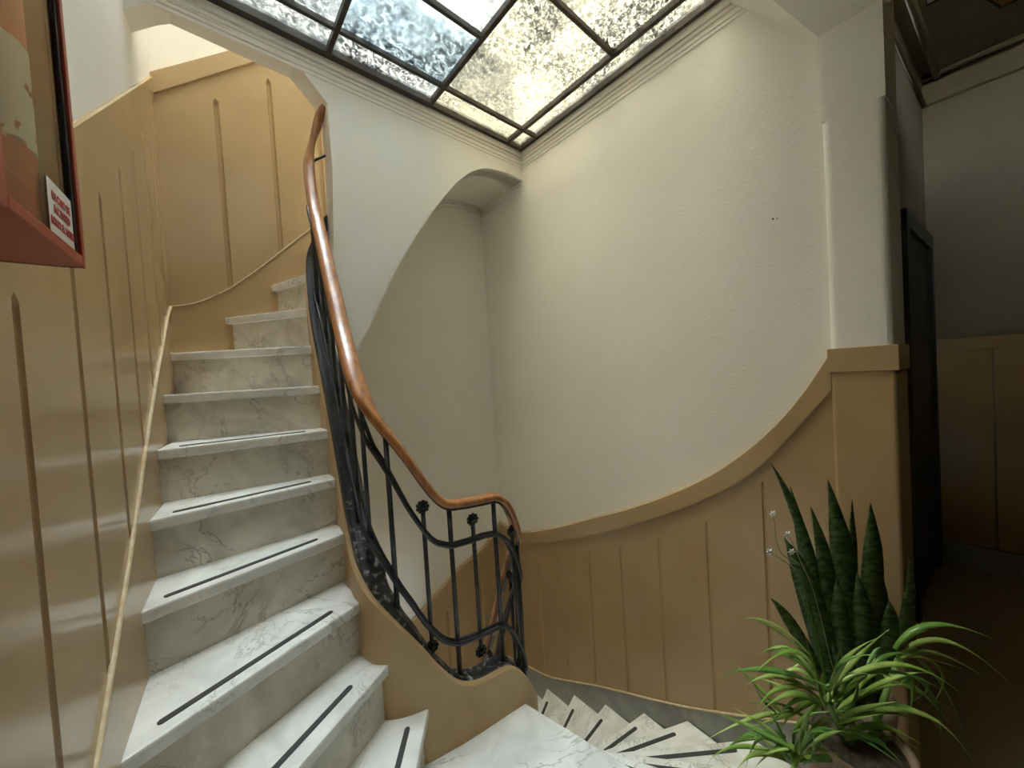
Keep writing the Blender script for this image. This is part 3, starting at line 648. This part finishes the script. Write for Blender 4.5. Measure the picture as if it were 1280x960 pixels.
# extinguisher inside
ex = empty('fire_extinguisher'); tag(ex, 'red fire extinguisher with white label inside the wall cabinet', 'extinguisher')
cx, cy = PL(.575, 0, .0545)[:2]
obj('body', *lathe([(.034, 1.417), (.0405, 1.425), (.0405, 1.70), (.033, 1.73), (.012, 1.75), (.012, 1.765)], cx, cy), 'ext_red', ex, smooth=True)
obj('label_band', *lathe([(.0410, 1.500), (.0410, 1.60)], cx, cy, cap=False), 'ext_label', ex, smooth=True)
obj('foot', *lathe([(.0412, 1.4165), (.0412, 1.435), (.039, 1.437)], cx, cy), 'black_rubber', ex, smooth=True)
obj('valve', *join(lathe([(.014, 1.765), (.014, 1.79)], cx, cy, 12), box(cx-.008, cx+.008, cy-.04, cy+.02, 1.79, 1.80)), 'black_rubber', ex)
obj('hose', *tube([tuple(v) for v in catmull([(cx+.012, cy-.005, 1.775), (cx+.025, cy-.045, 1.74), (cx+.012, cy-.050, 1.62), (cx+.010, cy-.048, 1.47)], 6)], .006, 8), 'black_rubber', ex, smooth=True)

# ------------------------------------------------------------------ corridor lamps and wire stub
def lamp(name, poly, z0, z1, m, label):
    r = empty(name); tag(r, label, 'lamp')
    c = Vector((sum(p[0] for p in poly)/len(poly), sum(p[1] for p in poly)/len(poly)))
    inn = [tuple(c+(Vector(p)-c)*.93) for p in poly]
    obj('shade', *flat(inn, z0+.002, z1-.004), m, r)
    n = len(poly); V, F = [], []
    for z in (z0, z0+.018): V += [(p[0], p[1], z) for p in poly]+[(q[0], q[1], z) for q in inn]
    for i in range(n):
        j = (i+1) % n; F += [(i, j, n+j, n+i), (2*n+i, 2*n+j, 3*n+j, 3*n+i), (i, j, 2*n+j, 2*n+i), (n+i, n+j, 3*n+j, 3*n+i)]
    obj('frame', V, F, 'lamp_frame', r)
    obj('rod', *tube([(c.x, c.y, z1-.01), (c.x, c.y, 3.10)], .008, 8), 'lamp_frame', r)
    obj('canopy', *lathe([(.04, 3.08), (.045, 3.10)], c.x, c.y, 16), 'lamp_frame', r)
lamp('ceiling_lantern', [(1.97, -.035), (2.25, -.022), (2.26, -.10), (1.98, -.11)], 2.60, 2.80, 'lamp_white', 'white glass hanging lantern nearest the pillar, at top edge')
lamp('ceiling_lantern', [(2.30, -.135), (2.52, -.218), (2.515, -.42), (2.29, -.36)], 2.60, 2.80, 'lamp_amber', 'amber glass hanging lantern at the top right corner')
wr = obj('wire_stub', *tube([tuple(v) for v in catmull([(-.062, YW+.08, 2.672), (-.072, YW+.085, 2.640), (-.085, YW+.087, 2.632), (-.098, YW+.085, 2.645), (-.100, YW+.083, 2.615)], 5)], .0035, 6), 'black_rubber', smooth=True)
tag(wr, 'bent black wire stub under the chamfered stair opening', 'wire')

# ------------------------------------------------------------------ plants
def leaf(name, b, m, t, hw, material, parent, fold=.35, n=10, shape='strap', twist=0.):
    b, m, t = Vector(b), Vector(m), Vector(t); c = m*2-(b+t)/2; V, F = [], []
    for i in range(n+1):
        k = i/n; p = b*(1-k)**2+c*2*k*(1-k)+t*k*k
        d = (c-b)*2*(1-k)+(t-c)*2*k; d.normalize()
        view = Vector((-.65, -.75, .12)) if shape == 'sword' else Vector((-.3, -.35, .9))
        view.rotate(Matrix.Rotation(twist, 3, 'Z'))
        s = d.cross(view)
        s = s.normalized() if s.length > 1e-4 else Vector((1, 0, 0)); nn = s.cross(d).normalized()
        if nn.dot(view) < 0: nn = -nn
        if shape == 'sword': w = hw*(.62+.38*math.sin(math.pi*min(1, k*1.15)))*(1 if k < .72 else max(.02, 1-((k-.72)/.28)**1.7))
        else: w = hw*(.55+.45*math.sin(math.pi*min(1., k*1.3)))*(1 if k < .45 else max(.03, 1-((k-.45)/.55)**1.5))
        V += [tuple(p-s*w+nn*w*fold), tuple(p), tuple(p+s*w+nn*w*fold), tuple(p-nn*min(.003, w*.3))]
    for i in range(n):
        a, e = 4*i, 4*i+4
        F += [(a, a+1, e+1, e), (a+1, a+2, e+2, e+1), (a, e, e+3, a+3), (a+3, e+3, e+2, a+2)]
    return obj(name, V, F, material, parent, smooth=True)
SNAKE = [
((1.444, 0.198, 0.194),(1.381, 0.255, 0.653),(1.299, 0.322, 0.939),0.0124),
((1.482, 0.217, 0.158),(1.438, 0.253, 0.503),(1.388, 0.295, 0.853),0.0206),
((1.413, 0.198, 0.202),(1.394, 0.213, 0.54),(1.358, 0.24, 0.806),0.0220),
((1.489, 0.185, 0.174),(1.491, 0.189, 0.532),(1.467, 0.214, 0.867),0.0279),
((1.562, 0.187, 0.126),(1.573, 0.183, 0.499),(1.588, 0.173, 0.779),0.0159),
((1.497, 0.153, 0.203),(1.514, 0.135, 0.519),(1.522, 0.125, 0.798),0.0274),
((1.358, 0.208, 0.244),(1.311, 0.238, 0.519),(1.244, 0.283, 0.737),0.0262),
((1.335, 0.214, 0.242),(1.26, 0.259, 0.439),(1.18, 0.307, 0.58),0.0141),
((1.475, 0.119, 0.226),(1.49, 0.099, 0.4),(1.489, 0.091, 0.525),0.0192),
((1.616, 0.127, 0.13),(1.686, 0.074, 0.361),(1.717, 0.055, 0.595),0.0184),
((1.377, 0.179, 0.246),(1.367, 0.186, 0.42),(1.365, 0.188, 0.611),0.0212),
((1.418, 0.155, 0.234),(1.428, 0.147, 0.432),(1.423, 0.151, 0.613),0.0214),
((1.583, 0.143, 0.146),(1.606, 0.124, 0.377),(1.609, 0.122, 0.587),0.0208),
((1.432, 0.208, 0.19),(1.387, 0.227, 0.363),(1.338, 0.248, 0.526),0.0199),
]
SPIDER = [
((1.408, 0.078, 0.429),(1.471, 0.007, 0.5),(1.567, -0.097, 0.464),0.0085),
((1.414, 0.072, 0.409),(1.497, -0.017, 0.452),(1.595, -0.125, 0.341),0.0071),
((1.159, 0.185, 0.4),(1.289, 0.067, 0.461),(1.407, -0.047, 0.368),0.0067),
((1.444, 0.047, 0.407),(1.478, -0.005, 0.333),(1.494, -0.042, 0.217),0.0060),
((1.203, 0.139, 0.337),(1.356, 0.023, 0.312),(1.462, -0.057, 0.161),0.0069),
((1.184, 0.151, 0.297),(1.284, 0.095, 0.281),(1.405, 0.02, 0.187),0.0079),
((1.189, 0.19, 0.378),(1.165, 0.218, 0.6),(1.144, 0.24, 0.703),0.0052),
((1.155, 0.178, 0.407),(1.207, 0.129, 0.496),(1.263, 0.075, 0.565),0.0046),
((1.132, 0.213, 0.491),(1.038, 0.265, 0.595),(0.947, 0.313, 0.631),0.0046),
((1.158, 0.205, 0.406),(1.041, 0.293, 0.461),(0.94, 0.365, 0.46),0.0076),
((1.093, 0.261, 0.318),(1.042, 0.311, 0.408),(0.991, 0.36, 0.488),0.0064),
((1.117, 0.251, 0.328),(1.021, 0.32, 0.327),(0.915, 0.397, 0.286),0.0056),
((1.037, 0.249, 0.321),(0.995, 0.317, 0.303),(0.968, 0.372, 0.234),0.0072),
((1.192, 0.191, 0.366),(1.232, 0.133, 0.433),(1.281, 0.064, 0.427),0.0054),
((1.152, 0.198, 0.396),(1.069, 0.228, 0.527),(0.948, 0.285, 0.513),0.0072),
((1.01, 0.232, 0.285),(1.085, 0.189, 0.348),(1.166, 0.137, 0.284),0.0055),
((1.057, 0.228, 0.261),(1.116, 0.196, 0.271),(1.179, 0.16, 0.206),0.0043),
((1.159, 0.186, 0.372),(1.216, 0.165, 0.424),(1.287, 0.13, 0.469),0.0062),
((1.221, 0.182, 0.315),(1.241, 0.148, 0.39),(1.282, 0.097, 0.471),0.0049),
((1.179, 0.196, 0.361),(1.142, 0.245, 0.43),(1.098, 0.295, 0.378),0.0056),
((1.143, 0.191, 0.351),(1.064, 0.238, 0.418),(0.974, 0.29, 0.389),0.0079),
((1.186, 0.194, 0.226),(1.078, 0.249, 0.365),(0.95, 0.319, 0.412),0.0055),
((0.981, 0.238, 0.311),(0.893, 0.269, 0.371),(0.817, 0.287, 0.379),0.0067),
((0.998, 0.228, 0.314),(0.955, 0.263, 0.387),(0.88, 0.325, 0.454),0.0056),
((1.44, 0.048, 0.349),(1.461, 0.008, 0.292),(1.442, 0.001, 0.193),0.0054),
((1.197, 0.18, 0.295),(1.211, 0.126, 0.359),(1.234, 0.066, 0.402),0.0061),
((0.996, 0.234, 0.337),(0.911, 0.279, 0.406),(0.827, 0.324, 0.474),0.0073),
((1.035, 0.237, 0.27),(0.99, 0.252, 0.37),(0.952, 0.261, 0.441),0.0073),
((1.006, 0.223, 0.303),(1.007, 0.207, 0.399),(1.01, 0.187, 0.46),0.0070),
((1.045, 0.218, 0.286),(0.969, 0.241, 0.351),(0.881, 0.273, 0.344),0.0076),
((1.175, 0.17, 0.289),(1.21, 0.109, 0.291),(1.232, 0.058, 0.243),0.0072),
((1.17, 0.182, 0.311),(1.102, 0.213, 0.309),(1.027, 0.249, 0.266),0.0048),
((1.144, 0.191, 0.36),(1.127, 0.206, 0.461),(1.111, 0.221, 0.571),0.0053),
((1.19, 0.184, 0.343),(1.182, 0.174, 0.439),(1.18, 0.157, 0.531),0.0062),
((1.219, 0.182, 0.307),(1.281, 0.119, 0.365),(1.353, 0.046, 0.384),0.0068),
((1.25, 0.15, 0.345),(1.305, 0.068, 0.419),(1.332, 0.009, 0.447),0.0052),
((1.278, 0.131, 0.397),(1.348, 0.089, 0.438),(1.424, 0.04, 0.422),0.0056),
((1.145, 0.198, 0.374),(1.077, 0.269, 0.436),(1.016, 0.331, 0.407),0.0078),
((1.135, 0.208, 0.437),(1.112, 0.259, 0.495),(1.08, 0.314, 0.464),0.0076),
((1.2, 0.174, 0.278),(1.275, 0.094, 0.329),(1.349, 0.012, 0.281),0.0049),
((1.176, 0.157, 0.28),(1.295, 0.084, 0.257),(1.393, 0.026, 0.172),0.0053),
((1.191, 0.191, 0.357),(1.113, 0.227, 0.365),(1.028, 0.269, 0.322),0.0076),
((1.025, 0.233, 0.316),(1.023, 0.21, 0.403),(1.053, 0.157, 0.435),0.0048),
((1.024, 0.241, 0.284),(0.898, 0.306, 0.355),(0.805, 0.339, 0.366),0.0050),
((1.2, 0.172, 0.326),(1.216, 0.176, 0.255),(1.209, 0.199, 0.156),0.0068),
((1.178, 0.175, 0.376),(1.171, 0.208, 0.397),(1.144, 0.255, 0.364),0.0052),
((1.155, 0.178, 0.407),(1.158, 0.149, 0.503),(1.189, 0.095, 0.568),0.0060),
((1.413, 0.073, 0.39),(1.436, 0.034, 0.418),(1.482, -0.027, 0.369),0.0063),
((1.428, 0.06, 0.398),(1.417, 0.048, 0.343),(1.382, 0.055, 0.264),0.0063),
((1.381, 0.099, 0.354),(1.43, 0.036, 0.323),(1.473, -0.024, 0.228),0.0074),
((1.029, 0.235, 0.294),(0.991, 0.267, 0.333),(0.937, 0.311, 0.339),0.0047),
((1.003, 0.215, 0.329),(0.977, 0.189, 0.417),(0.969, 0.146, 0.447),0.0071),
]
CROWNS = [(1.168, 0.191, 0.372), (1.011, 0.231, 0.297), (1.188, 0.171, 0.307), (1.414, 0.073, 0.4)]
STALKS = [[(1.28, .186, .353), (1.24, .231, .646), (1.185, .28, .718), (1.177, .291, .825)], [(1.24, .231, .646), (1.205, .265, .765)], [(1.224, .245, .659), (1.163, .299, .72)]]
FLOWERS = [(1.177, .291, .825), (1.205, .265, .765), (1.21, .259, .716), (1.163, .299, .72)]

sp = empty('potted_snake_plant'); tag(sp, 'tall upright dark green mottled sword leaved plant beside the pillar', 'plant')
pcx, pcy = 1.478, .190
obj('pot', *lathe([(.075, ZF), (.085, ZF+.02), (.105, .12), (.112, .195), (.112, .215), (.098, .215), (.095, .185)], pcx, pcy, cap=True), 'pot_clay', sp, smooth=True)
obj('soil', *lathe([(.096, .185), (.096, .196), (.05, .20)], pcx, pcy), 'soil', sp, smooth=True)
for i, (b, m, t, w) in enumerate(SNAKE):
    bb_ = Vector(b); bb_ = Vector((pcx+(bb_.x-pcx)*.75, pcy+(bb_.y-pcy)*.75, .19)) 
    leaf('leaf', bb_, m, t, w*1.3, 'snake_leaf', sp, fold=.28, n=12, shape='sword', twist=random.uniform(-.25, .25))
sd = empty('potted_spider_plant'); tag(sd, 'bushy bright green plant with long arching strap leaves in front', 'plant')
qx, qy = 1.222, .140
obj('pot', *lathe([(.070, -.128), (.080, -.11), (.100, .12), (.108, .235), (.108, .262), (.094, .262), (.092, .235)], qx, qy), 'pot_clay', sd, smooth=True)
obj('soil', *lathe([(.093, .235), (.093, .247), (.04, .252)], qx, qy), 'soil', sd, smooth=True)
for i, (b, m, t, w) in enumerate(SPIDER):
    leaf('leaf', b, m, t, w, 'spider_leaf' if i % 3 else 'spider_leaf_dark', sd, fold=.45, n=12, twist=random.uniform(-.3, .3))
    b, m, t = Vector(b), Vector(m), Vector(t); rv = lambda a: Vector((random.uniform(-a, a), random.uniform(-a, a), random.uniform(-a, a)))
    k = random.uniform(.55, .9); t2 = b+(t-b)*k+rv(.05); m2 = b+(m-b)*(k*.95)+rv(.025)
    leaf('leaf', b+rv(.01), m2, t2, w*.8, 'spider_leaf' if i % 2 else 'spider_leaf_dark', sd, fold=.45, n=10, twist=random.uniform(-.3, .3))
# short crowns that carry the rosettes
for c in CROWNS: obj('crown', *tube([(qx+(c[0]-qx)*.3, qy+(c[1]-qy)*.3, .24), tuple(c)], [.009, .006], 8), 'spider_leaf_dark', sd, smooth=True)
fs = obj('flower_stalk', *join(*[tube(catmull(p, 5), .0013, 5) for p in STALKS]), 'stalk', sd, smooth=True, label='thin dry flower stalk')
for c in FLOWERS:
    c = Vector(c); pv = []
    for k in range(6):
        a = 2*math.pi*k/6; d = Vector((math.cos(a)*.757, -math.cos(a)*.653, math.sin(a)))
        pv.append(tube([c, c+d*.006, c+d*.011], [.0008, .0026, .0005], 5))
    obj('flower', *join(*pv), 'petal', fs, smooth=True, label='tiny white flower')
